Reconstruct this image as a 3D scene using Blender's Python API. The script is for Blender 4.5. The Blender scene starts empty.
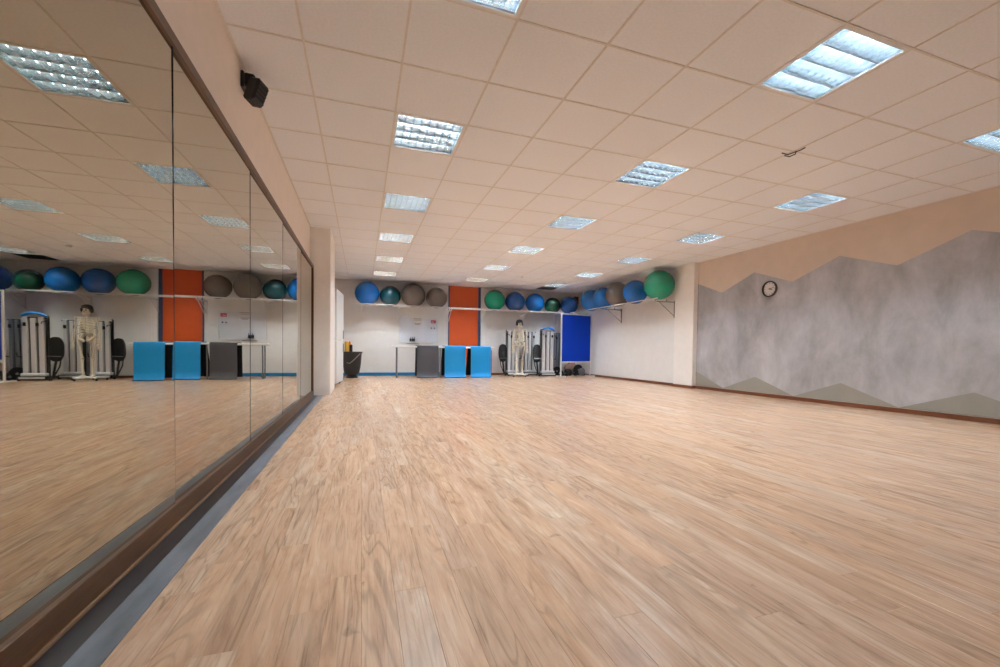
import bpy, bmesh, math, random
from mathutils import Vector, Matrix
random.seed(7)
SC = bpy.context.scene
C = SC.collection
PI = math.pi

# ------------------------------------------------------------------ camera
F_PX, PY, YAW, PITCH, ROLL = 415.41, 360.04, .3209, -.0229, -.0128
CAM_H = .753
CAM_X, CAM_Y = .02, .054
cd = bpy.data.cameras.new('camera')
cd.sensor_width = 36.0
cd.lens = F_PX * 36.0 / 1000.0
cd.shift_y = (PY - 333.5) / 1000.0
cd.clip_start = .02
cam = bpy.data.objects.new('camera', cd)
C.objects.link(cam)
_c, _s = math.cos(YAW), math.sin(YAW)
R = Vector((_c, -_s, 0)); Fw = Vector((_s, _c, 0)); U = Vector((0, 0, 1))
Fw, U = Fw * math.cos(PITCH) + U * math.sin(PITCH), U * math.cos(PITCH) - Fw * math.sin(PITCH)
R, U = R * math.cos(ROLL) - U * math.sin(ROLL), R * math.sin(ROLL) + U * math.cos(ROLL)
M4 = Matrix((R, U, -Fw)).transposed().to_4x4()
M4.translation = (CAM_X, CAM_Y, CAM_H)
cam.matrix_world = M4
SC.camera = cam

# ------------------------------------------------------------------ world, exposure
w = bpy.data.worlds.new('world'); SC.world = w
w.use_nodes = True
w.node_tree.nodes['Background'].inputs[0].default_value = (.6, .62, .65, 1)
w.node_tree.nodes['Background'].inputs[1].default_value = .2
SC.view_settings.view_transform = 'Standard'
SC.view_settings.look = 'None'
SC.view_settings.gamma = 1
SC.view_settings.use_curve_mapping = False
SC.view_settings.exposure = 0.47
TUBE_STRENGTH = 260.0

# ------------------------------------------------------------------ room numbers
ZC = 2.666
XL, XR = -.768, 6.773
YB, YF = 12.339, -5.0
GX, GY, T = .2645, 3.548, .6          # ceiling grid origin and module

# ------------------------------------------------------------------ materials
def lin(h):
    h = h.lstrip('#'); o = []
    for i in (0, 2, 4):
        v = int(h[i:i+2], 16) / 255
        o.append(v / 12.92 if v <= .04045 else ((v + .055) / 1.055) ** 2.4)
    return (*o, 1)

class NT:
    def __init__(s, name):
        s.m = bpy.data.materials.new(name); s.m.use_nodes = True
        s.t = s.m.node_tree; s.n = s.t.nodes; s.b = s.n['Principled BSDF']
    def add(s, typ, **kw):
        nd = s.n.new(typ)
        for k, v in kw.items(): setattr(nd, k, v)
        return nd
    def link(s, a, b): s.t.links.new(a, b)

def mat(name, col, rough=.5, metal=0., noise=.06, scale=30., bump=0., bscale=200., spec=.5, coat=0., stretch=None, emit=None):
    t = NT(name)
    b = t.b
    b.inputs['Roughness'].default_value = rough
    b.inputs['Metallic'].default_value = metal
    b.inputs['Specular IOR Level'].default_value = spec
    b.inputs['Coat Weight'].default_value = coat
    tc = t.add('ShaderNodeTexCoord')
    src = tc.outputs['Object']
    if stretch:
        mp = t.add('ShaderNodeMapping'); mp.inputs['Scale'].default_value = stretch
        t.link(src, mp.inputs['Vector']); src = mp.outputs['Vector']
    nz = t.add('ShaderNodeTexNoise'); nz.inputs['Scale'].default_value = scale; nz.inputs['Detail'].default_value = 4
    t.link(src, nz.inputs['Vector'])
    rp = t.add('ShaderNodeValToRGB')
    c = lin(col) if isinstance(col, str) else (*col, 1)
    rp.color_ramp.elements[0].position = .3; rp.color_ramp.elements[1].position = .7
    rp.color_ramp.elements[0].color = tuple(max(0, v * (1 - noise)) for v in c[:3]) + (1,)
    rp.color_ramp.elements[1].color = tuple(min(1, v * (1 + noise)) for v in c[:3]) + (1,)
    t.link(nz.outputs['Fac'], rp.inputs['Fac']); t.link(rp.outputs['Color'], b.inputs['Base Color'])
    if bump:
        n2 = t.add('ShaderNodeTexNoise'); n2.inputs['Scale'].default_value = bscale
        t.link(src, n2.inputs['Vector'])
        bp = t.add('ShaderNodeBump'); bp.inputs['Strength'].default_value = bump; bp.inputs['Distance'].default_value = .01
        t.link(n2.outputs['Fac'], bp.inputs['Height']); t.link(bp.outputs['Normal'], b.inputs['Normal'])
    if emit:
        b.inputs['Emission Color'].default_value = (*emit[0], 1); b.inputs['Emission Strength'].default_value = emit[1]
    return t.m

M = {}
M['tile'] = mat('ceiling_tile', '#F0F1F6', .9, noise=.03, scale=60, bump=.25, bscale=260, spec=.2)
M['grid'] = mat('ceiling_grid', '#E2DBD6', .6, noise=.04)
M['dark'] = mat('dark_void', '#0A0A0B', .9)
M['wall_cream'] = mat('cream_paint', '#F1E5DB', .75, noise=.02, scale=8, bump=.05, bscale=400, spec=.3)
M['pillar'] = mat('pale_cream_paint', '#F5EFEA', .7, noise=.02, scale=8, bump=.05, bscale=400, spec=.3)
M['wall_peach'] = mat('peach_paint', '#DDCBBC', .75, noise=.025, scale=6, bump=.05, bscale=400, spec=.3)
M['wall_white'] = mat('white_paint', '#ECE9E6', .6, noise=.02, scale=6, bump=.04, bscale=400, spec=.4)
M['mount'] = mat('lower_mural_paint', '#9A958A', .6, noise=.04, scale=5)
M['orange'] = mat('orange_panel', '#CB4C10', .5, noise=.03, scale=5)
M['navy'] = mat('navy_edge', '#2F3F66', .5)
M['blue_base'] = mat('blue_baseboard', '#1D7FB8', .4)
M['brown_base'] = mat('brown_baseboard', '#6E3A1E', .4, noise=.2, scale=20, stretch=(6, .6, 6))
M['rail_wood'] = mat('dark_stained_wood', '#553418', .38, noise=.35, scale=9, stretch=(9, .7, 9), bump=.08, bscale=30)
M['rail_lip'] = mat('worn_wood_lip', '#76563A', .4, noise=.3, scale=9, stretch=(9, .7, 9))
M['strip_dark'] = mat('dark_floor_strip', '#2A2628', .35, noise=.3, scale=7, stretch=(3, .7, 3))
M['strip'] = mat('grey_floor_strip', '#666C75', .28, noise=.28, scale=7, stretch=(3, .7, 3), bump=.03, bscale=40)
M['white_metal'] = mat('white_metal', '#E6E6E4', .35, noise=.01)
M['rack'] = mat('rack_white', '#E9E7E3', .4, noise=.01)
M['steel'] = mat('grey_steel', '#8D9094', .35, metal=.7)
M['silver'] = mat('brushed_aluminium', '#D9DADF', .38, metal=.2, noise=.06, scale=20, stretch=(30, 30, .6))
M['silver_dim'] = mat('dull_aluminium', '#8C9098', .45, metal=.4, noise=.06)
M['black'] = mat('black_plastic', '#111215', .4, noise=.1)
M['rubber'] = mat('black_rubber', '#16171A', .65, noise=.15)
M['char'] = mat('charcoal_foam', '#4A4A50', .42, noise=.05, scale=80, bump=.1, bscale=300)
M['blue_foam'] = mat('blue_foam', '#008CCB', .45, noise=.03, scale=80, bump=.1, bscale=300)
M['dark_foam'] = mat('dark_foam', '#1D1F26', .7, noise=.05)
M['red_foam'] = mat('red_foam', '#C4391E', .6)
M['bone'] = mat('bone_plastic', '#F1EAD6', .45, noise=.04, scale=25)
M['hair'] = mat('black_hair', '#141214', .7, noise=.3, scale=60, bump=.5, bscale=90)
M['board_blue'] = mat('blue_felt', '#083DBE', .85, noise=.05, scale=150, bump=.1, bscale=500, spec=.2)
M['whiteboard'] = mat('whiteboard_enamel', '#E4E6EE', .2, noise=.01)
M['paper'] = mat('paper', '#E9E6E4', .8)
M['print'] = mat('grey_print', '#9C9096', .8, noise=.3, scale=60)
M['red'] = mat('red_print', '#B5273C', .6)
M['clock_face'] = mat('clock_face', '#D6D2CE', .4, noise=.02)
M['clock_rim'] = mat('clock_rim', '#2A2420', .35)
M['yellow'] = mat('yellow_foam', '#E3B33A', .5)
M['orange_bag'] = mat('orange_cloth', '#D9732C', .7)
M['pink'] = mat('dusty_pink', '#A98274', .7, noise=.1)
M['tub'] = mat('black_tub', '#2A2A2C', .45, noise=.1)
M['rope'] = mat('beige_rope', '#9A9384', .8)
M['hoop_blue'] = mat('bright_blue_rubber', '#1583D6', .45)
M['housing'] = mat('lamp_housing', '#E8F0F4', .5, noise=.0)
M['louver'] = mat('louver_aluminium', '#D3E2EC', .13, metal=.964, noise=.02)
M['lframe'] = mat('lamp_frame_white', '#E5E6E6', .4, noise=.01)

def ball_mat(name, col):
    return mat(name, col, .24, noise=.03, scale=12, coat=.3)
M['b_blue'] = ball_mat('blue_vinyl', '#0663B0')
M['b_blue2'] = ball_mat('mid_blue_vinyl', '#074C92')
M['b_teal'] = ball_mat('dark_teal_vinyl', '#023F48')
M['b_green'] = ball_mat('green_vinyl', '#078766')
M['b_dgreen'] = ball_mat('dark_green_vinyl', '#01432E')
M['b_grey'] = ball_mat('grey_vinyl', '#665C54')

def tube_mat():
    t = NT('fluorescent_tube')
    b = t.b; b.inputs['Base Color'].default_value = (.9, .95, 1, 1)
    b.inputs['Emission Color'].default_value = (.86, .95, 1.0, 1)
    b.inputs['Emission Strength'].default_value = TUBE_STRENGTH
    return t.m
M['tube'] = tube_mat()

def mirror_mat():
    t = NT('mirror_glass')
    t.b.inputs['Base Color'].default_value = (.50, .465, .38, 1)
    t.b.inputs['Metallic'].default_value = 1; t.b.inputs['Roughness'].default_value = .012
    tc = t.add('ShaderNodeTexCoord'); nz = t.add('ShaderNodeTexNoise'); nz.inputs['Scale'].default_value = 1.3
    t.link(tc.outputs['Object'], nz.inputs['Vector'])
    bp = t.add('ShaderNodeBump'); bp.inputs['Strength'].default_value = .02; bp.inputs['Distance'].default_value = .03
    t.link(nz.outputs['Fac'], bp.inputs['Height']); t.link(bp.outputs['Normal'], t.b.inputs['Normal'])
    return t.m
M['mirror'] = mirror_mat()

def plaster_mat():
    t = NT('grey_venetian_plaster'); b = t.b
    tc = t.add('ShaderNodeTexCoord')
    mp = t.add('ShaderNodeMapping'); mp.inputs['Scale'].default_value = (1, 1.3, .75)
    t.link(tc.outputs['Object'], mp.inputs['Vector'])
    n1 = t.add('ShaderNodeTexNoise'); n1.inputs['Scale'].default_value = 1.5; n1.inputs['Detail'].default_value = 9; n1.inputs['Roughness'].default_value = .66; n1.inputs['Distortion'].default_value = .25
    t.link(mp.outputs['Vector'], n1.inputs['Vector'])
    rp = t.add('ShaderNodeValToRGB')
    e = rp.color_ramp.elements
    e[0].position = .25; e[0].color = lin('#8F8C8D'); e[1].position = .75; e[1].color = lin('#D2D1D6')
    t.link(n1.outputs['Fac'], rp.inputs['Fac']); t.link(rp.outputs['Color'], b.inputs['Base Color'])
    n2 = t.add('ShaderNodeTexNoise'); n2.inputs['Scale'].default_value = 2.4; n2.inputs['Detail'].default_value = 7
    t.link(mp.outputs['Vector'], n2.inputs['Vector'])
    mr = t.add('ShaderNodeMapRange'); mr.inputs['From Min'].default_value = .3; mr.inputs['From Max'].default_value = .7
    mr.inputs['To Min'].default_value = .36; mr.inputs['To Max'].default_value = .5
    t.link(n2.outputs['Fac'], mr.inputs['Value']); t.link(mr.outputs['Result'], b.inputs['Roughness'])
    b.inputs['Metallic'].default_value = .25
    bp = t.add('ShaderNodeBump'); bp.inputs['Strength'].default_value = .08; bp.inputs['Distance'].default_value = .012
    t.link(n1.outputs['Fac'], bp.inputs['Height']); t.link(bp.outputs['Normal'], b.inputs['Normal'])
    return t.m
M['plaster'] = plaster_mat()

def wood_mat():
    t = NT('laminate_oak'); b = t.b
    tc = t.add('ShaderNodeTexCoord'); oi = t.add('ShaderNodeObjectInfo'); ge = t.add('ShaderNodeNewGeometry')
    def math_(op, a, v):
        m = t.add('ShaderNodeMath', operation=op)
        t.link(a, m.inputs[0])
        if hasattr(v, 'node'): t.link(v, m.inputs[1])
        elif v is not None: m.inputs[1].default_value = v
        return m.outputs[0]
    def noise(vec, scale, sc3, detail=4, dist=0., rough=.55):
        mp = t.add('ShaderNodeMapping'); mp.inputs['Scale'].default_value = sc3; t.link(vec, mp.inputs['Vector'])
        n = t.add('ShaderNodeTexNoise'); n.inputs['Scale'].default_value = scale; n.inputs['Detail'].default_value = detail
        n.inputs['Distortion'].default_value = dist; n.inputs['Roughness'].default_value = rough
        t.link(mp.outputs['Vector'], n.inputs['Vector']); return n.outputs['Fac']
    def rng(v, a, b_, c, d):
        m = t.add('ShaderNodeMapRange', interpolation_type='SMOOTHSTEP')
        for k, q in zip(('From Min', 'From Max', 'To Min', 'To Max'), (a, b_, c, d)): m.inputs[k].default_value = q
        t.link(v, m.inputs['Value']); return m.outputs['Result']
    def mul(a, bb):
        m = t.add('ShaderNodeMix', data_type='RGBA', blend_type='MULTIPLY'); m.inputs['Factor'].default_value = 1
        t.link(a, m.inputs['A']); t.link(bb, m.inputs['B']); return m.outputs['Result']
    rnd = math_('FRACT', math_('ADD', oi.outputs['Random'], ge.outputs['Random Per Island']), None)
    cb = t.add('ShaderNodeCombineXYZ')
    t.link(math_('MULTIPLY', rnd, 37.), cb.inputs[0]); t.link(math_('MULTIPLY', rnd, 91.), cb.inputs[1])
    va = t.add('ShaderNodeVectorMath', operation='ADD'); t.link(tc.outputs['Object'], va.inputs[0]); t.link(cb.outputs[0], va.inputs[1])
    v = va.outputs[0]
    body = noise(v, 1.7, (10, 1.3, 1), 9, 1.2, .66)
    rp = t.add('ShaderNodeValToRGB'); e = rp.color_ramp.elements
    e[0].position = .25; e[0].color = lin(WOOD[0]); e[1].position = .78; e[1].color = lin(WOOD[3])
    k = e.new(.44); k.color = lin(WOOD[1]); k = e.new(.6); k.color = lin(WOOD[2])
    t.link(body, rp.inputs['Fac'])
    # cathedral grain: contour lines of a stretched noise
    lines = math_('FRACT', math_('MULTIPLY', noise(v, 1.0, (7, .75, 1), 2, .7), 11.), None)
    lines = math_('ABSOLUTE', math_('SUBTRACT', lines, .5), None)
    lines = rng(lines, .0, .22, .74, 1.)
    mask = rng(noise(v, 1.2, (4, .6, 1), 2), .40, .62, 0., 1.)
    ln = math_('ADD', math_('MULTIPLY', math_('SUBTRACT', lines, 1.), mask), 1.)
    pores = rng(noise(v, 1.3, (110, 3.0, 1), 4), .32, .47, .76, 1.)
    knots = rng(noise(v, 1.0, (9, 5, 1), 3, 1.0), .24, .31, .66, 1.)
    col = mul(mul(mul(rp.outputs['Color'], ln), pores), knots)
    rp2 = t.add('ShaderNodeValToRGB'); e = rp2.color_ramp.elements
    e[0].color = lin('#EFE6E0'); e[1].color = lin('#FFFFFF'); k = e.new(.35); k.color = lin('#FFF4EA'); k = e.new(.7); k.color = lin('#F3EBE8')
    t.link(rnd, rp2.inputs['Fac'])
    t.link(mul(col, rp2.outputs['Color']), b.inputs['Base Color'])
    b.inputs['Roughness'].default_value = .27
    b.inputs['Specular IOR Level'].default_value = .5
    bp = t.add('ShaderNodeBump'); bp.inputs['Strength'].default_value = .06; bp.inputs['Distance'].default_value = .004
    t.link(pores, bp.inputs['Height']); t.link(bp.outputs['Normal'], b.inputs['Normal'])
    return t.m
WOOD = ['#9C7E67', '#BE9D83', '#CBAE95', '#DAC6B4']
M['wood'] = wood_mat()

# ------------------------------------------------------------------ mesh helpers
def box(bm, x0, x1, y0, y1, z0, z1, mtx=None):
    vs = [bm.verts.new((x, y, z)) for z in (z0, z1) for y in (y0, y1) for x in (x0, x1)]
    for f in ((0, 2, 3, 1), (4, 5, 7, 6), (0, 1, 5, 4), (2, 6, 7, 3), (0, 4, 6, 2), (1, 3, 7, 5)):
        bm.faces.new([vs[i] for i in f])
    if mtx is not None:
        for v in vs: v.co = mtx @ v.co
    return vs

def tube(bm, pts, r, n=8, cap=True, closed=False):
    pts = [Vector(p) for p in pts]
    rs = r if isinstance(r, (list, tuple)) else [r] * len(pts)
    rings = []
    prev = None
    for i, p in enumerate(pts):
        a = pts[i - 1] if (i > 0 or closed) else p
        b = pts[(i + 1) % len(pts)] if (i < len(pts) - 1 or closed) else p
        d = (b - a).normalized() if (b - a).length > 1e-9 else Vector((0, 0, 1))
        if prev is None:
            u = d.orthogonal().normalized()
        else:
            u = prev - d * prev.dot(d)
            u = u.normalized() if u.length > 1e-6 else d.orthogonal().normalized()
        prev = u
        v = d.cross(u)
        rings.append([bm.verts.new(p + (u * math.cos(2 * PI * k / n) + v * math.sin(2 * PI * k / n)) * rs[i]) for k in range(n)])
    m = len(rings)
    for i in range(m if closed else m - 1):
        A, B = rings[i], rings[(i + 1) % m]
        for k in range(n):
            bm.faces.new((A[k], A[(k + 1) % n], B[(k + 1) % n], B[k]))
    if cap and not closed:
        bm.faces.new(list(reversed(rings[0]))); bm.faces.new(rings[-1])

def lathe(bm, prof, n=24, center=(0, 0, 0), axis='Z'):
    cx = Vector(center); rings = []
    for r, h in prof:
        ring = []
        for k in range(n):
            a = 2 * PI * k / n
            p = {'Z': Vector((r * math.cos(a), r * math.sin(a), h)), 'X': Vector((h, r * math.cos(a), r * math.sin(a))), 'Y': Vector((r * math.sin(a), h, r * math.cos(a)))}[axis]
            ring.append(bm.verts.new(cx + p))
        rings.append(ring)
    for A, B in zip(rings, rings[1:]):
        for k in range(n):
            bm.faces.new((A[k], A[(k + 1) % n], B[(k + 1) % n], B[k]))
    bm.faces.new(list(reversed(rings[0]))); bm.faces.new(rings[-1])

def ell(bm, c, r, seg=16, rings=10, rot=None):
    m = Matrix.Translation(c)
    if rot is not None: m = m @ rot.to_4x4()
    m = m @ Matrix.Diagonal((*r, 1))
    bmesh.ops.create_uvsphere(bm, u_segments=seg, v_segments=rings, radius=1, matrix=m)

def prism(bm, poly, a0, a1, axis='X'):
    """poly in the plane across axis, extruded from a0 to a1"""
    def P(p, a):
        return {'X': (a, p[0], p[1]), 'Y': (p[0], a, p[1]), 'Z': (p[0], p[1], a)}[axis]
    A = [bm.verts.new(P(p, a0)) for p in poly]; B = [bm.verts.new(P(p, a1)) for p in poly]
    n = len(poly)
    bm.faces.new(A); bm.faces.new(list(reversed(B)))
    for i in range(n):
        bm.faces.new((A[i], B[i], B[(i + 1) % n], A[(i + 1) % n]))

def sheet(bm, pts, x0, x1, th):
    """bent strip: profile pts (y,z) swept from x0 to x1, thickness th to the right of travel"""
    n = len(pts); off = []
    for i in range(n):
        a = Vector(pts[max(0, i - 1)]); b = Vector(pts[min(n - 1, i + 1)])
        d = (b - a).normalized(); off.append(Vector(pts[i]) + Vector((d.y, -d.x)) * th)
    prism(bm, [tuple(p) for p in pts] + [tuple(p) for p in reversed(off)], x0, x1, 'X')

def mesh(bm, name, material, smooth=False, bevel=0.):
    if bevel:
        bmesh.ops.bevel(bm, geom=list(bm.edges), offset=bevel, segments=1, affect='EDGES', clamp_overlap=True)
    bmesh.ops.recalc_face_normals(bm, faces=bm.faces)
    me = bpy.data.meshes.new(name); bm.to_mesh(me); bm.free()
    if material: me.materials.append(material)
    if smooth:
        for p in me.polygons: p.use_smooth = True
        try: me.set_sharp_from_angle(angle=math.radians(40))
        except Exception: pass
    return me

def obj(name, me, parent=None, loc=None):
    o = bpy.data.objects.new(name, me); C.objects.link(o)
    if parent is not None: o.parent = parent
    if loc is not None: o.location = loc
    return o

def part(name, build, material, parent=None, smooth=False, bevel=0., loc=None):
    bm = bmesh.new(); build(bm)
    return obj(name, mesh(bm, name, material, smooth, bevel), parent, loc)

def tag(o, label, cat, group=None):
    o['label'] = label; o['category'] = cat
    if group: o['group'] = group
    return o

def thing(name, label, cat, loc=(0, 0, 0), rz=0., group=None):
    o = bpy.data.objects.new(name, None); C.objects.link(o)
    o.empty_display_size = .1
    o.location = loc; o.rotation_euler = (0, 0, rz)
    return tag(o, label, cat, group)

def struct(name, build, material, smooth=False, bevel=0.):
    o = part(name, build, material, None, smooth, bevel); o['kind'] = 'structure'
    return o

# ------------------------------------------------------------------ room shell
W = .15
floor = struct('floor', lambda bm: box(bm, XL - W, XR + .4, YF - W, YB + W, -.12, -.0125), M['dark'])
ceiling = struct('ceiling', lambda bm: box(bm, XL - W, XR + .4, YF - W, YB + W, ZC + .16, ZC + .26), M['dark'])
wl = struct('wall_left', lambda bm: box(bm, XL - W, XL, YF - W, YB + W, -.0125, ZC + .16), M['wall_cream'])
wr = struct('wall_right', lambda bm: box(bm, XR, XR + W, YF, 7.12, -.0125, ZC + .16), M['wall_peach'])
XR2 = XR + .0                                                  # white stretch beyond the pier
wr2 = struct('wall_right_white', lambda bm: box(bm, XR2, XR2 + W, 7.12, YB, -.0125, ZC + .16), M['wall_white'])
pier = struct('wall_pier', lambda bm: box(bm, XR - .11, XR2 + .002, 7.12, 7.68, -.0125, ZC + .05), M['pillar'], bevel=.004)
wb = struct('wall_back', lambda bm: box(bm, XL - W, XR + .4, YB, YB + W, -.0125, ZC + .16), M['wall_white'])
wf = struct('wall_front', lambda bm: box(bm, XL, XR, YF - W, YF, -.0125, ZC + .16), M['wall_cream'])
pil = struct('wall_pillar', lambda bm: box(bm, XL - .01, -.462, 7.262, 8.31, -.0125, ZC + .05), M['pillar'], bevel=.006)

# orange bay on the back wall, navy edges, white pilaster
part('orange_panel', lambda bm: box(bm, 2.488, 3.371, YB - .02, YB + .01, 0, ZC), M['orange'], wb)['label'] = 'orange floor to ceiling wall panel'
for x0, x1 in ((2.455, 2.488), (3.371, 3.45)):
    part('edge_strip', lambda bm: box(bm, x0, x1, YB - .03, YB + .01, 0, ZC), M['navy'], wb)
part('pilaster', lambda bm: box(bm, 3.46, 3.585, YB - .05, YB + .01, 0, ZC), M['wall_white'], wb, bevel=.003)

# grey plaster field with zigzag edge, on the right wall, and the low peaks under it
def plaster(bm):
    y = 6.499; i = 0
    pts = [(7.119, 2.215)]
    while y > YF:
        pts.append((y, 1.952 if i % 2 == 0 else 2.230)); y -= .709; i += 1
    pts.append((YF, 2.1))
    prism(bm, [(7.119, .05)] + pts + [(YF, .05)], XR - .006, XR + .002, 'X')
part('plaster_field', plaster, M['plaster'], wr)['label'] = 'grey polished plaster with a zigzag upper edge'
def peak(yc, w0, w1):
    def f(bm):
        prism(bm, [(yc + w0, .065), (yc, .337), (yc - w1, .065)], XR - .010, XR - .003, 'X')
    return f
part('painted_peak', lambda bm: prism(bm, [(7.119, .065), (7.119, .345), (7.07, .345), (6.40, .065)], XR - .010, XR - .003, 'X'), M['mount'], wr)
yy = 5.72
while yy > 0:
    part('painted_peak', peak(yy, .71, .71), M['mount'], wr); yy -= 1.418

# baseboards
struct('baseboard_right', lambda bm: box(bm, XR - .022, XR + .001, YF, 7.118, 0, .058), M['brown_base'], bevel=.004)
def bb2(bm):
    box(bm, XR - .13, XR - .109, 7.10, 7.70, 0, .058); box(bm, XR - .11, XR, 7.100, 7.119, 0, .058)
    box(bm, XR2 - .022, XR2 + .001, 7.69, YB, 0, .058)
struct('baseboard_pier', bb2, M['brown_base'])
struct('baseboard_back', lambda bm: box(bm, XL, 2.452, YB - .025, YB + .001, 0, .085), M['blue_base'], bevel=.006)
struct('baseboard_corner', lambda bm: box(bm, 3.59, XR2 - .03, YB - .022, YB + .001, 0, .058), M['brown_base'], bevel=.004)

# ------------------------------------------------------------------ floor planks
PW, PL, GAP = .097, .98, .0005
X0F = -.560
cache = {}
def plank(w_, l_):
    k = (round(w_, 4), round(l_, 4))
    if k not in cache:
        bm = bmesh.new(); a, b = w_ / 2 - GAP / 2, l_ / 2 - GAP / 2
        vs = box(bm, -a, a, -b, b, -.012, 0)
        top = [e for e in bm.edges if all(v.co.z > -.001 for v in e.verts)]
        bmesh.ops.bevel(bm, geom=top, offset=.0005, segments=1, affect='EDGES')
        cache[k] = mesh(bm, 'plank', M['wood'])
    return cache[k]
cells = []
nx = int(math.ceil((XR - X0F) / PW))
for i in range(nx):
    x0 = X0F + i * PW; x1 = min(XR, x0 + PW)
    y = YF - random.random() * PL
    while y < YB:
        a, b = max(YF, y), min(YB, y + PL)
        y += PL
        if b - a < .03 or x1 - x0 < .01: continue
        cx, cy = (x0 + x1) / 2, (a + b) / 2
        # in sight and how near
        d = math.hypot(cx, cy)
        fd = Vector((cx, cy, -CAM_H)).dot(Fw)
        vis = fd > .3 and abs(Vector((cx, cy, -CAM_H)).dot(R) / max(fd, .01)) < 1.45 and fd > .75
        cells.append((0 if vis else 1, d, x0, x1, a, b))
cells.sort()
rest = bmesh.new()
for n_, (v_, d, x0, x1, a, b) in enumerate(cells):
    if n_ < 300 and v_ == 0:
        obj('plank', plank(x1 - x0, b - a), floor, ((x0 + x1) / 2, (a + b) / 2, 0))
    else:
        box(rest, x0 + GAP / 2, x1 - GAP / 2, a + GAP / 2, b - GAP / 2, -.012, 0)
r_ = obj('plank_field', mesh(rest, 'plank_field', M['wood']), floor); r_['kind'] = 'stuff'
part('edge_strip', lambda bm: box(bm, -.645, X0F - .002, YF, 7.262, -.012, -.001), M['strip'], floor, bevel=.001)['label'] = 'grey floor strip along the mirror'
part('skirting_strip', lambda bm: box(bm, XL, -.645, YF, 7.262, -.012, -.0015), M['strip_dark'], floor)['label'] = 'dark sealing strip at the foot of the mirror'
part('edge_strip', lambda bm: box(bm, XL, X0F - .002, 7.262, YB, -.012, -.001), M['wood'], floor)

# ------------------------------------------------------------------ ceiling lamps, tiles, grid bars
LAMPS = {(u, v) for u in (0, 4, 8) for v in (-3, 0, 3, 6, 9, 12)}
VENT = (8, 13)
tcache = {}
def tile_mesh(w_, l_):
    k = (round(w_, 3), round(l_, 3))
    if k not in tcache:
        bm = bmesh.new(); box(bm, -w_ / 2, w_ / 2, -l_ / 2, l_ / 2, 0, .015)
        tcache[k] = mesh(bm, 'ceiling_tile', M['tile'])
    return tcache[k]
back_tiles = bmesh.new()
us = range(-2, 11); vs_ = range(-15, 15)
for u in us:
    for v in vs_:
        if (u, v) in LAMPS or (u, v) == VENT: continue
        x0, x1 = max(XL, GX + T * u), min(XR, GX + T * (u + 1))
        y0, y1 = max(YF, GY + T * v), min(YB, GY + T * (v + 1))
        if x1 - x0 < .02 or y1 - y0 < .02: continue
        g = .003
        if v >= -5:
            obj('ceiling_tile', tile_mesh(x1 - x0 - 2 * g, y1 - y0 - 2 * g), ceiling, ((x0 + x1) / 2, (y0 + y1) / 2, ZC))
        else:
            box(back_tiles, x0 + g, x1 - g, y0 + g, y1 - g, ZC, ZC + .015)
o = obj('tile_field', mesh(back_tiles, 'tile_field', M['tile']), ceiling); o['kind'] = 'stuff'
for u in range(-1, 11):
    x = GX + T * u
    part('grid_bar', lambda bm: box(bm, x - .007, x + .007, YF, YB, ZC - .004, ZC - .0005), M['grid'], ceiling)
for v in range(-14, 15):
    y = GY + T * v
    part('grid_bar', lambda bm: box(bm, XL, XR, y - .007, y + .007, ZC - .0035, ZC - .0003), M['grid'], ceiling)
for nm, bx in (('wall_angle', (XL, XL + .018, YF, YB)), ('wall_angle', (XR - .018, XR, YF, YB)), ('wall_angle', (XL, XR, YB - .018, YB))):
    part(nm, lambda bm: box(bm, bx[0], bx[1], bx[2], bx[3], ZC - .004, ZC), M['grid'], ceiling)

# one recessed lamp: housing, frame, four tubes along X, five long blades, nine cross blades
HW = .285
def housing(bm):
    z0, z1 = ZC + .001, ZC + .10
    t = .006
    box(bm, -HW, HW, -HW, HW, z1 - t, z1)
    box(bm, -HW, -HW + t, -HW, HW, z0, z1 - t); box(bm, HW - t, HW, -HW, HW, z0, z1 - t)
    box(bm, -HW + t, HW - t, -HW, -HW + t, z0, z1 - t); box(bm, -HW + t, HW - t, HW - t, HW, z0, z1 - t)
def lframe(bm):
    z0, z1 = ZC - .003, ZC + .003
    a, b = .295, .272
    box(bm, -a, a, -a, -b, z0, z1); box(bm, -a, a, b, a, z0, z1)
    box(bm, -a, -b, -b, b, z0, z1); box(bm, b, a, -b, b, z0, z1)
def shift(bmf):
    bm = bmesh.new(); bmf(bm)
    for v in bm.verts: v.co.z -= ZC
    return bm
me_h = mesh(shift(housing), 'housing', M['housing'])
me_f = mesh(shift(lframe), 'frame', M['lframe'])
def _t(bm): tube(bm, [(-.262, 0, ZC + .072), (.262, 0, ZC + .072)], .013, 8)
me_t = mesh(shift(_t), 'tube', M['tube'], True)
def _lb(bm):
    prism(bm, [(-.030, ZC + .056), (.030, ZC + .056), (.016, ZC + .036), (.008, ZC + .018), (.003, ZC + .004), (-.003, ZC + .004), (-.008, ZC + .018), (-.016, ZC + .036)], -.27, .27, 'X')
me_lb = mesh(shift(_lb), 'long_blade', M['louver'])
def _cb(bm): prism(bm, [(-.010, ZC + .046), (.010, ZC + .046), (.0045, ZC + .024), (.0015, ZC + .005), (-.0015, ZC + .005), (-.0045, ZC + .024)], -.268, .268, 'Y')
me_cb = mesh(shift(_cb), 'cross_blade', M['louver'])
PITCH_Y = .54 / 4
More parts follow.
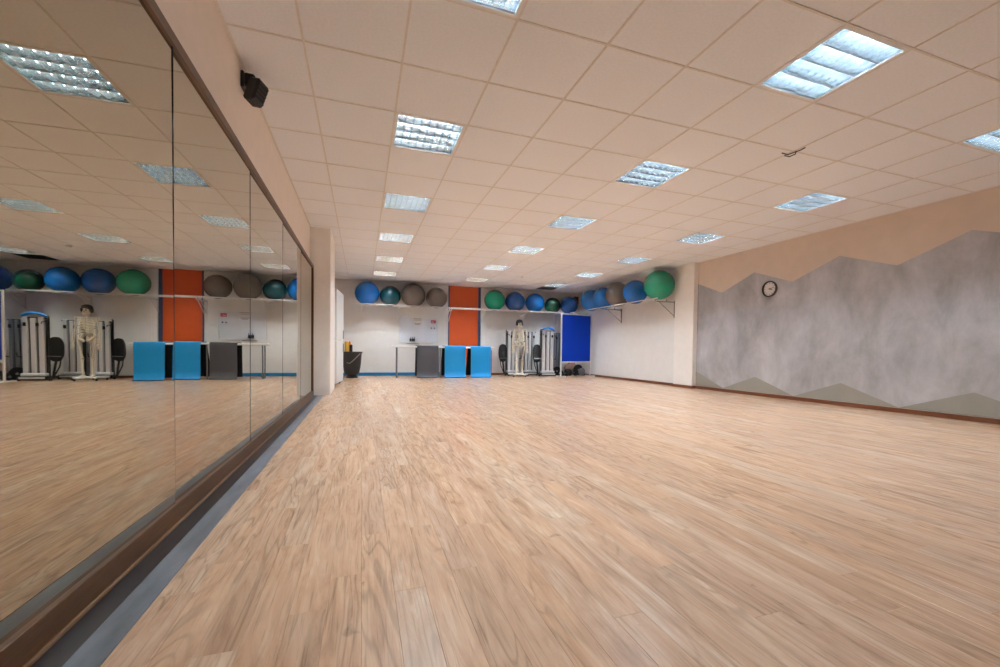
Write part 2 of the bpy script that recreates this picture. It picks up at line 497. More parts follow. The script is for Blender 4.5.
def lamp(u, v, label):
    t = thing('ceiling_lamp', label, 'ceiling lamp', (GX + T * (u + .5), GY + T * (v + .5), ZC), 0, 'recessed louvred ceiling lamps')
    obj('housing', me_h, t); obj('frame', me_f, t)
    for k in range(4): obj('tube', me_t, t, (0, -.27 + PITCH_Y * (k + .5), 0))
    for k in range(5): obj('long_blade', me_lb, t, (0, -.27 + PITCH_Y * k if 0 < k < 4 else (-.268 if k == 0 else .268), 0))
    for k in range(9): obj('cross_blade', me_cb, t, ((-.268, *[-.27 + .54 / 8 * q for q in range(1, 8)], .268)[k], 0, 0))
ORD = ['nearest', 'second nearest', 'third nearest', 'fourth nearest', 'fifth nearest', 'farthest']
COLN = {0: 'left row close to the mirror wall', 4: 'middle row', 8: 'right row toward the plaster wall'}
for u, v in sorted(LAMPS):
    lamp(u, v, 'square louvred ceiling lamp, %s in the %s' % (ORD[(v + 3) // 3], COLN[u]))

vx, vy = GX + T * (VENT[0] + .5), GY + T * (VENT[1] + .5)
t = thing('ceiling_vent', 'dark square ceiling vent above the corner balls', 'vent', (vx, vy, ZC))
part('vent_box', lambda bm: box(bm, -.29, .29, -.29, .29, .05, .06), M['dark'], t)
for k in range(8):
    part('vent_slat', lambda bm: box(bm, -.285, .285, -.006, .006, -.002, .03, Matrix.Translation((0, -.25 + k * .0715, 0)) @ Matrix.Rotation(.6, 4, 'X')), M['black'], t)

# sagging wire clip on the ceiling grid
t = thing('ceiling_hook', 'small twisted wire hook hanging from the ceiling grid near the clock wall', 'hook', (3.86, 2.95, ZC))
part('wire', lambda bm: tube(bm, [(-.07, .05, -.006), (-.02, .03, -.022), (.02, -.06, -.014), (.03, -.10, -.006)], .005, 6), M['clock_rim'], t, True)
part('wire', lambda bm: tube(bm, [(.0, .08, -.006), (.03, .05, -.024), (.04, .0, -.02), (.02, -.02, -.005)], .005, 6), M['clock_rim'], t, True)
tag(part('smoke_detector', lambda bm: lathe(bm, [(.02, -.032), (.042, -.028), (.052, -.008), (.052, 0)], 20), M['lframe'], None, True, loc=(3.95, 10.1, ZC - .001)), 'small round white detector on the far ceiling', 'smoke detector')

# ------------------------------------------------------------------ mirror wall
XM = -.737
mir = thing('wall_mirror', 'wall of tall mirror panes in a dark stained wood frame', 'mirror', (XM, 1.6, 0), -.0035)
def mp_(name, x0, x1, y0, y1, z0, z1, m, bevel=0.):          # x, y given as if the frame stood square in the room
    return part(name, lambda bm: box(bm, x0 - XM, x1 - XM, y0 - 1.6, y1 - 1.6, z0, z1), m, mir, bevel=bevel)
ys = [-2.35, -1.57, -.33, .91, 2.15, 3.39, 4.63, 5.87, 7.09]
for i, (a, b) in enumerate(zip(ys, ys[1:])):                 # each pane hangs a touch out of true
    o = part('mirror_pane', lambda bm: box(bm, -.003, 0, -(b - a) / 2 + .002, (b - a) / 2 - .002, -.97, .97), M['mirror'], mir)
    o.location = (0, (a + b) / 2 - 1.6, 1.03)
    o.rotation_euler = (0, -.002 if i == 3 else 0, -.006 if i <= 3 else -.0045)
    if i: mp_('joint_strip', XM - .004, XM + .0042, a - .0035, a + .0035, .06, 2.0, M['dark'])
mp_('backing', XL - .04, XM - .0065, -2.38, 7.1, .05, 2.01, M['dark'])
mp_('bottom_rail', XL - .04, -.719, -2.4, 7.19, 0, .086, M['rail_wood'], .002)
mp_('rail_lip', -.719, -.709, -2.4, 7.19, 0, .012, M['rail_lip'], .002)
mp_('top_rail', XL - .04, -.722, -2.4, 7.19, 1.995, 2.045, M['rail_wood'], .002)
mp_('side_rail', XL - .04, -.719, 7.10, 7.17, .086, 1.995, M['rail_wood'], .002)

# loudspeaker above the mirror
t = thing('wall_speaker', 'black loudspeaker on a bracket high on the wall above the mirror', 'speaker', (XL, 3.35, 2.535))
part('wall_plate', lambda bm: box(bm, 0, .02, -.04, .04, -.02, .09), M['black'], t, bevel=.005)
part('bracket_arm', lambda bm: box(bm, .015, .085, -.035, .035, .005, .085), M['black'], t, bevel=.012)
rot = Matrix.Translation((.085, .0, -.02)) @ Matrix.Rotation(.30, 4, 'Y') @ Matrix.Rotation(-.45, 4, 'Z')
part('cabinet', lambda bm: box(bm, -.04, .045, -.055, .055, -.085, .075, rot), M['black'], t, bevel=.014)
part('grille', lambda bm: box(bm, .040, .048, -.045, .045, -.07, .06, rot), M['rubber'], t, bevel=.003)
for k in range(5):
    part('grille_rib', lambda bm: box(bm, .047, .051, -.042, .042, -.062 + k * .027, -.056 + k * .027, rot), M['tub'], t)

# ------------------------------------------------------------------ ball racks and balls
RR = .018
YC, ZR = 11.985, 1.965
def rack(name, label, cat, x0, x1, brackets):
    t = thing(name, label, cat, (x0, YC, ZR))
    part('front_rail', lambda bm: box(bm, 0, x1 - x0, -.162, -.138, -.018, .010), M['rack'], t, bevel=.005)
    part('back_rail', lambda bm: box(bm, 0, x1 - x0, .138, .162, -.010, .010), M['rack'], t, bevel=.005)
    for x in brackets:
        def bk(bm):
            d = YB - YC
            box(bm, x - x0 - .012, x - x0 + .012, -.15, d, -.075, -.055)
            box(bm, x - x0 - .008, x - x0 + .008, -.158, -.142, -.06, -.010); box(bm, x - x0 - .008, x - x0 + .008, .142, .158, -.06, -.010)
            box(bm, x - x0 - .012, x - x0 + .012, d - .02, d, -.40, -.03)
            tube(bm, [(x - x0, -.10, -.04), (x - x0, d - .02, -.36)], .008, 6)
        part('wall_bracket', bk, M['rack'], t)
    return t
rack('ball_rack', 'long white two-rail ball rack on the back wall above the whiteboard', 'rack', -.17, 2.42, (.0, 1.0, 2.40))
rack('ball_rack', 'white two-rail ball rack on the back wall crossing the orange panel toward the corner', 'rack', 2.43, 6.0, (2.46, 3.46, 4.77, 5.98))
XC = 6.39
t = thing('ball_rack', 'white two-rail ball rack along the right wall beside the pier', 'rack', (XC, 7.74, ZR))
part('front_rail', lambda bm: box(bm, -.162, -.138, 0, 4.05, -.010, .010), M['rack'], t, bevel=.005)
part('back_rail', lambda bm: box(bm, .138, .162, 0, 4.4, -.010, .010), M['rack'], t, bevel=.005)
for y in (.06, 2.1, 4.0):
    def bk(bm):
        d = XR2 - XC
        box(bm, -.15, d, y - .012, y + .012, -.075, -.055)
        box(bm, -.158, -.142, y - .008, y + .008, -.06, -.010); box(bm, .142, .158, y - .008, y + .008, -.06, -.010)
        box(bm, d - .02, d, y - .012, y + .012, -.42, -.03)
        tube(bm, [(-.10, y, -.04), (d - .02, y, -.38)], .008, 6)
    part('wall_bracket', bk, M['steel'], t)

def ball(x, y, r, m, label, group):
    z = ZR + .010 + math.sqrt((r * .99) ** 2 - .138 ** 2)
    t = thing('exercise_ball', label, 'exercise ball', (x, y, z), random.random() * .6 - .3, group)
    def sh(bm):
        bmesh.ops.create_uvsphere(bm, u_segments=48, v_segments=32, radius=r)
        for v in bm.verts:                      # the weight flattens it a little, moulded ridges
            v.co.z *= .985
    part('ball_skin', sh, M[m], t, True)
    a = random.random() * 2 - 1
    def plug(bm):
        lathe(bm, [(.014, 0), (.012, .004), (.004, .006)], 12)
        q = Vector((math.sin(a) * .5, -math.cos(a), .35)).normalized()
        mt = Matrix.Translation(q * (r - .002)) @ q.to_track_quat('Z', 'Y').to_matrix().to_4x4()
        bmesh.ops.transform(bm, matrix=mt, verts=bm.verts)
    part('valve_plug', plug, M[m], t)
    def rings(bm):
        for k in (-.72, .72):
            rr = math.sqrt(1 - k * k) * r
            tube(bm, [(rr * math.cos(q * PI / 24), rr * math.sin(q * PI / 24), k * r * .985) for q in range(48)], .0035, 4, closed=True)
    part('moulded_ring', rings, M[m], t, True)
g1, g2, g3 = 'balls on the rack over the whiteboard', 'balls on the rack by the orange panel', 'balls on the right wall rack'
ball(.147, YC, .325, 'b_blue', 'bright blue exercise ball at the left end of the rack over the whiteboard', g1)
ball(.758, YC, .285, 'b_teal', 'dark teal exercise ball between a blue and a large grey ball', g1)
ball(1.388, YC, .335, 'b_grey', 'larger grey exercise ball above the whiteboard, next to the teal ball', g1)
ball(2.045, YC, .300, 'b_grey', 'smaller grey exercise ball beside the orange panel', g1)
ball(3.793, YC, .315, 'b_green', 'green exercise ball just right of the orange panel', g2)
ball(4.445, YC, .305, 'b_blue2', 'blue exercise ball next to the green one by the orange panel, above the skeleton', g2)
ball(5.10, YC, .301, 'b_blue', 'blue exercise ball between another blue ball and the small dark green one', g2)
ball(5.70, YC, .255, 'b_dgreen', 'small dark green exercise ball above the folded machines', g2)
ball(6.30, YC + .03, .285, 'b_blue2', 'dark blue exercise ball in the room corner above the blue board', g2)
ball(XC, 10.80, .315, 'b_blue', 'blue exercise ball nearest the corner on the right wall rack', g3)
ball(XC, 10.14, .30, 'b_blue', 'blue exercise ball left of the grey one on the right wall rack', g3)
ball(XC, 9.47, .32, 'b_grey', 'grey exercise ball on the right wall rack between blue balls', g3)
ball(XC, 8.74, .295, 'b_blue', 'blue exercise ball on the right wall rack between the grey and green balls', g3)
ball(XC, 7.88, .335, 'b_green', 'large green exercise ball at the pier end of the right wall rack', g3)

# corner speaker
t = thing('corner_speaker', 'small black loudspeaker high in the back corner behind the balls', 'speaker', (6.64, 12.22, 2.42))
part('cabinet', lambda bm: box(bm, -.08, .08, -.07, .07, -.12, .12), M['black'], t, bevel=.01)
part('grille', lambda bm: box(bm, -.07, .07, -.078, -.068, -.11, .11), M['rubber'], t, bevel=.003)
part('wall_plate', lambda bm: box(bm, -.03, .03, .069, YB - 12.22, -.05, .05), M['black'], t)

# ------------------------------------------------------------------ clock
t = thing('wall_clock', 'round wall clock with dark rim on the grey plaster', 'clock', (XR - .006, 5.47, 1.885))
part('rim', lambda bm: lathe(bm, [(.135, 0), (.14, -.012), (.14, -.03), (.13, -.038), (.118, -.034), (.116, -.012), (.116, 0)], 40, axis='X'), M['clock_rim'], t, True)
face = part('face', lambda bm: lathe(bm, [(.117, -.004), (.117, -.016)], 40, axis='X'), M['clock_face'], t)
for k in range(12):
    a = k * PI / 6
    def tick(bm):
        box(bm, -.0185, -.0155, -.0035, .0035, .088, .106 if k % 3 else .11, Matrix.Rotation(a, 4, 'X'))
    part('hour_mark', tick, M['clock_rim'], face)
# facing -X: to the viewer's right is -Y
def hand(name, ang, L, w_):
    def f(bm): box(bm, -.022, -.0195, -w_, w_, -.015, L, Matrix.Rotation(ang, 4, 'X'))
    part(name, f, M['clock_rim'], t)
hand('hour_hand', math.radians(110), .055, .006)
hand('minute_hand', math.radians(78), .085, .004)
part('hub', lambda bm: lathe(bm, [(.009, -.016), (.009, -.025)], 12, axis='X'), M['clock_rim'], t)

# ------------------------------------------------------------------ whiteboard
t = thing('whiteboard', 'white magnetic board with notices on the back wall', 'whiteboard', (1.03, YB, .95))
part('panel', lambda bm: box(bm, 0, 1.12, -.018, 0, 0, .72), M['whiteboard'], t)
for bx in ((0, 1.12, 0, .018), (0, 1.12, .702, .72)):
    part('frame_bar', lambda bm: box(bm, bx[0], bx[1], -.026, -.017, bx[2], bx[3]), M['white_metal'], t, bevel=.002)
for bx in ((0, .018), (1.102, 1.12)):
    part('frame_bar', lambda bm: box(bm, bx[0], bx[1], -.026, -.017, .018, .702), M['white_metal'], t, bevel=.002)
part('pen_tray', lambda bm: box(bm, .22, .56, -.10, -.02, -.035, -.02), M['steel'], t, bevel=.003)
tag(part('notice_sheet', lambda bm: box(bm, 1.43, 1.68, YB - .022, YB - .0185, 1.46, 1.67), M['paper'], None), 'printed notice sheet at the top of the whiteboard', 'paper', 'notices on the whiteboard')
nt = bpy.data.objects['notice_sheet']
for z0, z1, x0, x1 in ((1.635, 1.66, 1.44, 1.67), (1.60, 1.612, 1.45, 1.66), (1.50, 1.515, 1.45, 1.66), (1.47, 1.488, 1.48, 1.62)):
    part('printed_line', lambda bm: box(bm, x0, x1, YB - .0235, YB - .0215, z0, z1), M['print'], nt)
rc = tag(part('red_card', lambda bm: box(bm, 1.94, 2.085, YB - .023, YB - .0185, 1.53, 1.62), M['red'], None), 'red printed card in the upper right of the whiteboard', 'card', 'notices on the whiteboard')
part('card_text', lambda bm: box(bm, 1.955, 2.03, YB - .0245, YB - .0225, 1.555, 1.575), M['paper'], rc)
for i, x in enumerate((1.955, 2.045)):
    tag(part('magnet', lambda bm: lathe(bm, [(.02, -.0185), (.02, -.03), (.014, -.034)], 14, center=(x, YB, 1.385), axis='Y'), M['navy'], None), 'round dark magnet below the red card, %s one' % ('left' if i == 0 else 'right'), 'magnet', 'magnets on the whiteboard')
t = thing('marker_cup', 'dark marker holder on the lower left of the whiteboard', 'holder', (1.40, YB - .026, .985))
for k, x in enumerate((-.05, .005, .055)):
    part('cup', lambda bm: lathe(bm, [(.024, 0), (.026, .08), (.02, .08), (.018, .01)], 12, center=(x, -.03, 0)), M['rubber'], t, True)
    part('marker', lambda bm: tube(bm, [(x, -.03, .01), (x + .01, -.03, .13)], .008, 8), M['navy'], t, True)

# ------------------------------------------------------------------ narrow table with mats over it
TX0, TX1, TY0, TY1, TZ = .79, 3.53, 11.16, 11.50, .845
t = thing('narrow_table', 'long narrow white table with thin grey legs carrying draped mats', 'table', (TX0, TY0, 0))
part('table_top', lambda bm: box(bm, 0, TX1 - TX0, 0, TY1 - TY0, TZ - .045, TZ), M['white_metal'], t, bevel=.01)
for x in (.10, 1.25, 2.66):
    for y in (.05, .29):
        part('leg', lambda bm: tube(bm, [(x, y, 0), (x, y, TZ - .045)], .016, 10), M['steel'], t, True)
def mat_profile(spread, curl, th):
    pts = [(TY0 - .10 - curl, .022), (TY0 - .055 - curl * .5, .012), (TY0 - .03, .05), (TY0 - .022, .2), (TY0 - .02, .55), (TY0 - .016, TZ - .03), (TY0 - .004, TZ + .004), (TY0 + .02, TZ + .012 + .002),
           (TY1 - .02, TZ + .014), (TY1 + .01, TZ + .002), (TY1 + .02, TZ - .03), (TY1 + spread * .45, .45), (TY1 + spread, .03)]
    return pts
def mat_thing(x0, x1, m_out, m_in, spread, curl, label):
    t = thing('exercise_mat', label, 'exercise mat', ((x0 + x1) / 2, (TY0 + TY1) / 2, 0), 0, 'mats draped over the narrow table')
    off = (-(x0 + x1) / 2, -(TY0 + TY1) / 2, 0)
    pts = mat_profile(spread, curl, .01)
    part('top_layer', lambda bm: sheet(bm, pts, x0, x1, -.009), M[m_out], t, True, loc=off)
    part('under_layer', lambda bm: sheet(bm, pts, x0 + .001, x1 - .001, .006), M[m_in], t, True, loc=off)
mat_thing(1.40, 1.965, 'char', 'dark_foam', .10, .0, 'charcoal exercise mat draped over the table under the whiteboard')
mat_thing(2.135, 2.715, 'blue_foam', 'dark_foam', .34, .02, 'blue exercise mat draped in front of the orange panel, next to the charcoal mat')
mat_thing(2.86, 3.43, 'blue_foam', 'dark_foam', .25, .02, 'blue exercise mat draped over the table end nearest the skeleton')
t = thing('folded_mat', 'red folded mat standing behind the end blue mat', 'exercise mat', (3.50, 11.80, 0))
for k in range(3):
    part('mat_fold', lambda bm: box(bm, -.22, .17, k * .032, k * .032 + .029, 0, .76), M['red_foam'], t, bevel=.008)

# ------------------------------------------------------------------ white cabinet behind the pillar
ang = math.atan2(-(-.369 + .462), 9.743 - 8.745)
t = thing('tall_cabinet', 'tall white two-door cabinet standing behind the cream pillar', 'cabinet', (-.452, 8.745, 0), ang)
part('body', lambda bm: box(bm, -.24, -.02, .0, .95, .05, 1.93), M['white_metal'], t, bevel=.02)
lo = part('door', lambda bm: box(bm, -.02, .0, .005, .945, .06, .90), M['white_metal'], t, bevel=.008)
up = part('door', lambda bm: box(bm, -.02, .0, .005, .945, .912, 1.92), M['white_metal'], t, bevel=.008)
part('handle', lambda bm: box(bm, .0, .018, .86, .885, .68, .86), M['steel'], lo, bevel=.004)
part('handle', lambda bm: box(bm, .0, .018, .86, .885, .96, 1.14), M['steel'], up, bevel=.004)
for x in (-.2, -.06):
    for y in (.06, .89):
        part('foot', lambda bm: lathe(bm, [(.02, 0), (.016, .05)], 10, center=(x, y, 0)), M['steel'], t, True)

# ------------------------------------------------------------------ black tub with bands
t = thing('equipment_tub', 'black tapered plastic tub with rope handles beside the white cabinet', 'tub', (-.225, 11.40, 0))
def tubb(bm):
    prof = [(.15, .09), (.175, .12), (.215, .35), (.235, .62), (.258, .655), (.264, .672), (.25, .677), (.23, .655), (.215, .62), (.16, .14)]
    lathe(bm, prof, 32)
part('body', tubb, M['tub'], t, True)
part('base', lambda bm: lathe(bm, [(.15, 0), (.155, .02), (.12, .06), (.12, .11)], 24), M['black'], t, True)
part('rope', lambda bm: tube(bm, [(-.12, -.21, .40), (-.05, -.228, .38), (.02, -.238, .44), (.09, -.228, .51), (.155, -.195, .58), (.20, -.14, .63)], .011, 6), M['rope'], t, True)
for k in range(8):
    a = -PI + k * PI / 8 + .2
    part('rib', lambda bm: tube(bm, [(.18 * math.cos(a), .18 * math.sin(a), .14), (.215 * math.cos(a), .215 * math.sin(a), .35), (.235 * math.cos(a), .235 * math.sin(a), .62)], .008, 5), M['tub'], t)
tag(part('foam_roller', lambda bm: lathe(bm, [(.04, .0), (.05, .01), (.05, .60), (.04, .61)], 18, center=(-.355, 11.38, .33)), M['yellow'], None, True), 'yellow foam roll standing in the black tub', 'foam roll')
tag(part('cloth_bag', lambda bm: lathe(bm, [(.03, .16), (.06, .3), (.045, .78), (.03, .92), (.008, .95)], 14, center=(-.285, 11.50, 0)), M['orange_bag'], None, True), 'orange rolled cloth standing in the black tub', 'cloth')
tag(part('rolled_band', lambda bm: lathe(bm, [(.02, .16), (.035, .2), (.035, .84), (.015, .86)], 14, center=(-.245, 11.36, 0)), M['hair'], None, True), 'black rolled band standing in the black tub', 'band')

# ------------------------------------------------------------------ folded exercise machines
def machine(x, y, rz, w_, h, label, pad=True, dim=False, ns=3):
    t = thing('folded_machine', label, 'exercise machine', (x, y, 0), rz, 'folded exercise machines stored upright')
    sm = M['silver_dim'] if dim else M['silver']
    sw = w_ / ns
    part('back_plate', lambda bm: box(bm, -w_ / 2, w_ / 2, .05, .10, .10, h - .04), M['black'], t, bevel=.005)
    for k in range(ns):
        x0 = -w_ / 2 + k * sw
        hh = h - (.02 if k % 2 else 0)
        part('rail', lambda bm: box(bm, x0 + .019, x0 + sw - .019, 0, .07, .15, hh), sm, t, bevel=.010)
    part('end_cap', lambda bm: box(bm, -w_ / 2 - .01, w_ / 2 + .01, -.03, .10, .10, .165), sm, t, bevel=.015)
    part('base', lambda bm: box(bm, -w_ / 2 - .05, w_ / 2 + .05, -.07, .16, .025, .10), M['black'], t, bevel=.015)
    part('base_trim', lambda bm: box(bm, -w_ / 2 - .01, w_ / 2 + .01, -.078, -.068, .045, .085), sm, t, bevel=.003)
    for sx in (-1, 1):
        part('wheel', lambda bm: lathe(bm, [(.015, -.018), (.036, -.014), (.036, .014), (.015, .018)], 16, center=(sx * (w_ / 2 + .06), .02, .036), axis='X'), M['rubber'], t, True)
    part('top_bar', lambda bm: box(bm, -w_ / 2 - .01, w_ / 2 + .01, .02, .09, h - .035, h - .005), M['black'], t, bevel=.006)
    for k in (.30, .82):
        part('clamp', lambda bm: box(bm, -w_ / 2 + w_ * k - .022, -w_ / 2 + w_ * k + .022, -.035, .005, h - .20, h - .12), M['black'], t, bevel=.008)
    xl = -w_ / 2 - .035
    part('upright', lambda bm: tube(bm, [(xl, .05, .08), (xl, .05, h + .02), (xl + .02, .05, h + .04)], .014, 8), M['black'], t, True)
    part('hook', lambda bm: tube(bm, [(xl, .04, h - .12), (xl + .05, .0, h - .09), (xl + .08, -.01, h - .10), (xl + .09, -.01, h - .14)], .009, 6), M['black'], t, True)
    part('crank', lambda bm: tube(bm, [(w_ / 2, .03, .50), (w_ / 2 + .05, -.02, .52), (w_ / 2 + .05, -.03, .60)], .010, 6), M['black'], t, True)
    if pad:
        px = xl - .085
        def pd(bm):
            pts = []
            for k in range(28):
                a = 2 * PI * k / 28
                cx_, cz_ = math.cos(a), math.sin(a)
                sg = lambda v: math.copysign(abs(v) ** .75, v)
                pts.append((px + .125 * sg(cx_), .68 + .27 * sg(cz_)))
            prism(bm, pts, .06, .12, 'Y')
        part('pad', pd, M['rubber'], t, bevel=.008)
        part('pad_leg', lambda bm: tube(bm, [(px - .09, .09, .55), (px - .06, .08, .30), (px + .04, .06, .05)], .013, 6), M['black'], t, True)
        part('pad_leg', lambda bm: tube(bm, [(px + .0, .09, .45), (px + .05, .08, .06)], .022, 6), M['black'], t, True)
        part('pad_brace', lambda bm: tube(bm, [(px - .1, .05, .52), (px + .12, .04, .53)], .007, 6), M['steel'], t, True)
machine(4.37, 11.86, 0.05, .38, 1.34, 'folded silver-railed exercise machine directly behind the skeleton')
machine(4.93, 11.90, 0.0, .36, 1.345, 'folded silver-railed exercise machine just right of the skeleton', pad=False)
machine(5.31, 11.42, -.05, .40, 1.36, 'foremost folded silver-railed exercise machine, draped with a blue band')
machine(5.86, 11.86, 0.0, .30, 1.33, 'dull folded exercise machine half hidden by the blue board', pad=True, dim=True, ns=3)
t = thing('rubber_band', 'bright blue rubber band looped over the top of the foremost machine', 'exercise band', (5.31, 11.46, 1.362))
def band(bm):
    tube(bm, [(.205 * math.cos(k * PI / 16), .045 * math.sin(k * PI / 16), .020 + .065 * math.sin(k * PI / 16) ** 2) for k in range(32)], .021, 8, closed=True)
part('band_loop', band, M['hoop_blue'], t, True)

# ------------------------------------------------------------------ skeleton model
t = thing('skeleton_model', 'life-size plastic skeleton on a rolling stand wearing a black wig', 'skeleton', (4.385, 11.40, 0), .0)
B = M['bone']
def sk(name, build, m=None, parent=t, smooth=True): return part(name, build, m or B, parent, smooth)
def skull(bm):
    ell(bm, (0, .015, 1.555), (.072, .090, .085), 20, 14)
    ell(bm, (0, -.045, 1.505), (.052, .045, .055), 14, 10)
head = sk('skull', skull)
sk('jaw', lambda bm: tube(bm, [(-.055, .01, 1.495), (-.048, -.04, 1.455), (0, -.078, 1.438), (.048, -.04, 1.455), (.055, .01, 1.495)], [.012, .016, .019, .016, .012], 8), None, head)
for s_ in (-1, 1):
    sk('eye_socket', lambda bm: ell(bm, (s_ * .028, -.078, 1.535), (.019, .012, .016), 12, 8), M['dark'], head)
sk('nose_cavity', lambda bm: ell(bm, (0, -.085, 1.502), (.010, .010, .015), 10, 6), M['dark'], head)
def wig(bm):
    ell(bm, (0, .03, 1.592), (.098, .108, .078), 20, 12)
    ell(bm, (-.078, .02, 1.545), (.03, .07, .065), 12, 8); ell(bm, (.078, .02, 1.545), (.03, .07, .065), 12, 8)
    ell(bm, (0, -.05, 1.615), (.07, .04, .035), 12, 8)
sk('wig', wig, M['hair'], head)
for k in range(16):
    z = .97 + k * .031; yb = .05 + .03 * math.sin(k * .4)
    sk('vertebra', lambda bm: lathe(bm, [(.016, z - .012), (.021, z - .009), (.021, z + .009), (.016, z + .012)], 10, center=(0, yb, 0)))
for k in range(9):
    z = 1.35 - k * .033
    rx = .075 + .055 * math.sin(min(1, (k + 1) / 6) * PI / 2)
    for s_ in (-1, 1):
        def rib(bm):
            pts = []
            for q in range(9):
                a = q / 8 * PI
                pts.append((s_ * rx * math.sin(a) * (1 if a < PI / 2 else 1) + s_ * .012, .06 * math.cos(a) - .01 + .03 * math.cos(a), z - .05 * (q / 8) - (.0 if k < 6 else .01 * q / 8)))
            tube(bm, pts, .009, 6)
        sk('rib', rib)
sk('sternum', lambda bm: box(bm, -.02, .02, -.108, -.095, 1.12, 1.34), smooth=False)
for s_ in (-1, 1):
    sk('collarbone', lambda bm: tube(bm, [(s_ * .015, -.095, 1.355), (s_ * .09, -.075, 1.375), (s_ * .175, .0, 1.375)], .010, 8))
    sk('shoulder_blade', lambda bm: prism(bm, [(s_ * .06, 1.36), (s_ * .17, 1.38), (s_ * .10, 1.20)], .075, .087, 'Y'), smooth=False)
    sk('upper_arm_bone', lambda bm: tube(bm, [(s_ * .185, .0, 1.385), (s_ * .195, .0, 1.35), (s_ * .205, .005, 1.2), (s_ * .215, .01, 1.08), (s_ * .218, .01, 1.06)], [.028, .020, .014, .017, .024], 10))
    for dx in (-.012, .014):
        sk('forearm_bone', lambda bm: tube(bm, [(s_ * (.218 + dx), .0, 1.05), (s_ * (.224 + dx * 1.4), -.02, .93), (s_ * (.226 + dx), -.04, .82)], [.014, .010, .013], 8))
    hb = sk('hand', lambda bm: ell(bm, (s_ * .227, -.045, .775), (.028, .016, .040), 10, 8))
    for q in range(5):
        if q == 0: pts = [(s_ * .205, -.055, .785), (s_ * .192, -.075, .755), (s_ * .190, -.085, .730)]
        else: pts = [(s_ * (.203 + .013 * q), -.045, .745), (s_ * (.202 + .014 * q), -.055, .70), (s_ * (.202 + .014 * q), -.048, .672 + .006 * abs(q - 2.3))]
        sk('finger', lambda bm: tube(bm, pts, [.009, .008, .006], 6), None, hb)
def pelvis(bm):
    for s_ in (-1, 1):
        pts = [(s_ * .02, .07, .99), (s_ * .09, .06, 1.02), (s_ * .145, .0, .985), (s_ * .12, -.045, .93), (s_ * .075, -.05, .885), (s_ * .02, -.06, .875)]
        tube(bm, pts, [.022, .032, .026, .024, .022, .018], 8)
        tube(bm, [(s_ * .09, .03, 1.0), (s_ * .10, .0, .93), (s_ * .07, .0, .85), (s_ * .03, -.04, .865)], [.035, .034, .018, .014], 8)
    ell(bm, (0, .075, .955), (.05, .022, .06), 10, 8)
sk('pelvis', pelvis)
for s_ in (-1, 1):
    sk('thigh_bone', lambda bm: tube(bm, [(s_ * .095, .0, .90), (s_ * .15, .0, .905), (s_ * .155, .0, .86), (s_ * .125, -.01, .68), (s_ * .10, .0, .515), (s_ * .098, .0, .485)], [.024, .022, .020, .016, .022, .034], 10))
    sk('kneecap', lambda bm: ell(bm, (s_ * .098, -.037, .495), (.020, .010, .022), 10, 8))
    sk('shin_bone', lambda bm: tube(bm, [(s_ * .096, .0, .465), (s_ * .095, .0, .43), (s_ * .088, .0, .26), (s_ * .085, .01, .13)], [.034, .020, .014, .020], 10))
    sk('shin_bone', lambda bm: tube(bm, [(s_ * .125, .015, .44), (s_ * .118, .015, .26), (s_ * .11, .02, .12)], [.011, .008, .012], 6))
    ft = sk('foot', lambda bm: tube(bm, [(s_ * .09, .05, .095), (s_ * .09, .0, .105), (s_ * .095, -.06, .085), (s_ * .10, -.12, .070)], [.024, .028, .030, .024], 8))
    for q in range(5):
        sk('toe', lambda bm: tube(bm, [(s_ * (.078 + .011 * q), -.115, .070), (s_ * (.074 + .013 * q), -.17 + .01 * q, .064)], .007, 6), None, ft)
sk('stand_pole', lambda bm: tube(bm, [(0, .10, .05), (0, .10, .93), (0, .075, .955)], .013, 10), M['white_metal'])
for k in range(5):
    a = k * 2 * PI / 5 + .06
    dx, dy = math.cos(a) * .30, math.sin(a) * .30
    sk('base_leg', lambda bm: tube(bm, [(0, .03, .072), (dx * .5, .03 + dy * .5, .068), (dx, .03 + dy, .058)], [.022, .018, .014], 8), M['white_metal'])
    sk('caster', lambda bm: lathe(bm, [(.01, -.012), (.026, -.010), (.026, .010), (.01, .012)], 12, center=(dx, .03 + dy, .026), axis='X'), M['rubber'])
sk('base_hub', lambda bm: lathe(bm, [(.03, .05), (.035, .06), (.03, .095), (.018, .10)], 16, center=(0, .06, 0)), M['white_metal'])

# ------------------------------------------------------------------ blue pinboard on legs
BA = math.atan2(11.34 - 11.10, 6.715 - 5.57)
BL = math.hypot(6.715 - 5.57, 11.34 - 11.10)
t = thing('pin_board', 'large blue felt pinboard in a pale metal frame standing on legs', 'pinboard', (5.57, 11.10, 0), BA)
part('felt_panel', lambda bm: box(bm, .03, BL - .03, -.010, .010, .45, 1.845), M['board_blue'], t)
for x in (0, BL - .032):
    part('upright', lambda bm: box(bm, x, x + .032, -.018, .018, .03, 1.875), M['white_metal'], t, bevel=.004)
    part('foot', lambda bm: box(bm, x, x + .032, -.22, .22, 0, .03), M['white_metal'], t, bevel=.004)
for z in (.42, 1.843):
    part('cross_bar', lambda bm: box(bm, .032, BL - .032, -.016, .016, z, z + .032), M['white_metal'], t, bevel=.004)

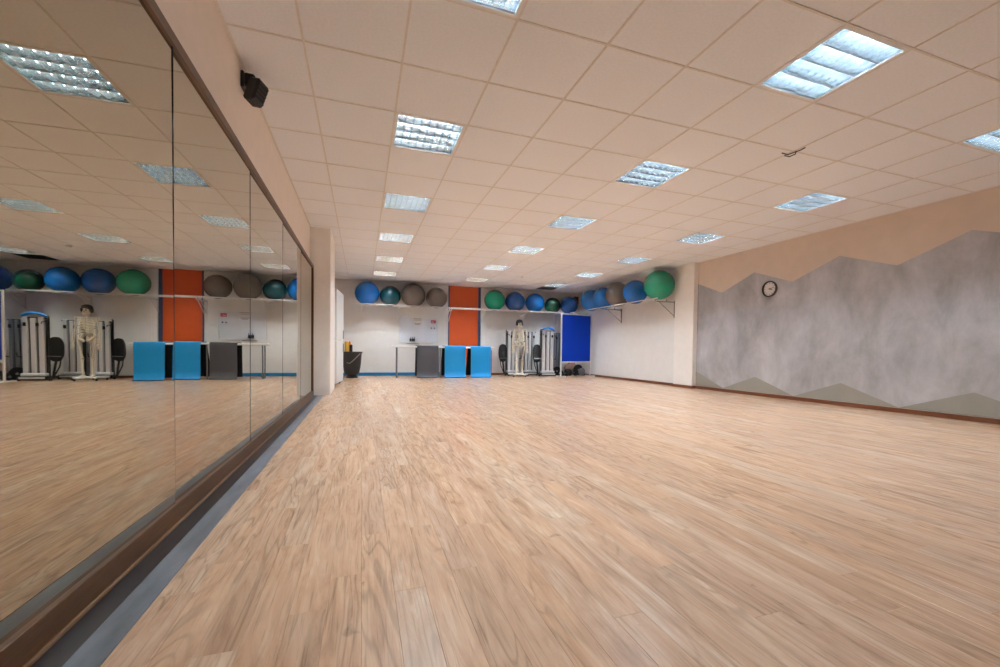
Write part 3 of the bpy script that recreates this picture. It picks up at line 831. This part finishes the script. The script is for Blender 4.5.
# ------------------------------------------------------------------ weights under the board
def dumbbell(x, y, z, rz, r, label):
    t = thing('dumbbell', label, 'dumbbell', (x, y, z), rz, 'black weights behind the blue board')
    part('bar', lambda bm: tube(bm, [(-.17, 0, 0), (.17, 0, 0)], .015, 8), M['steel'], t, True)
    for s_ in (-1, 1):
        for q, rr in ((.085, r), (.115, r), (.145, r * .8)):
            part('plate', lambda bm: lathe(bm, [(.02, -.013), (rr * .95, -.013), (rr, -.009), (rr, .009), (rr * .95, .013), (.02, .013)], 20, center=(s_ * q, 0, 0), axis='X'), M['rubber'], t, True)
        part('collar', lambda bm: lathe(bm, [(.024, -.012), (.03, 0), (.024, .012)], 12, center=(s_ * .168, 0, 0), axis='X'), M['steel'], t, True)
dumbbell(5.88, 11.47, .085, .2, .085, 'black dumbbell lying by the left foot of the blue board')
dumbbell(6.25, 11.62, .095, .05, .095, 'black dumbbell on the floor in the middle under the blue board')
dumbbell(6.24, 11.90, .10, 1.3, .10, 'black dumbbell turned end-on under the right half of the blue board')
def wplate(x, y, r, rz, tilt, label, m='rubber'):
    t = thing('weight_plate', label, 'weight plate', (x, y, r), rz, 'weight plates behind the blue board')
    part('disc', lambda bm: lathe(bm, [(.026, -.014), (r * .5, -.010), (r * .8, -.010), (r * .85, -.017), (r, -.015), (r, .015), (r * .85, .017), (r * .5, .010), (.026, .014)], 28, axis='Y'), M[m], t, True)
    part('bushing', lambda bm: lathe(bm, [(.016, -.020), (.028, -.018), (.028, .018), (.016, .02)], 16, axis='Y'), M['steel'], t, True)
wplate(6.575, 11.62, .12, .15, 0, 'grey weight plate standing on edge under the blue board', 'silver_dim')
wplate(6.58, 11.86, .17, .1, 0, 'large black weight plate on edge by the right foot of the blue board')
wplate(5.74, 11.68, .14, -.1, 0, 'black weight plate standing on edge under the left half of the blue board')
t = thing('gym_bag', 'dusty pink soft bag lying behind the blue board', 'bag', (6.48, 12.16, 0))
def bag(bm):
    ell(bm, (0, 0, .2), (.24, .13, .20), 20, 12)
    for v in bm.verts:
        if v.co.z < .03: v.co.z = .0
part('bag_body', bag, M['pink'], t, True)
part('strap', lambda bm: tube(bm, [(-.12, -.06, .34), (-.08, -.08, .42), (.05, -.08, .43), (.10, -.06, .35)], .010, 6), M['rubber'], t, True)
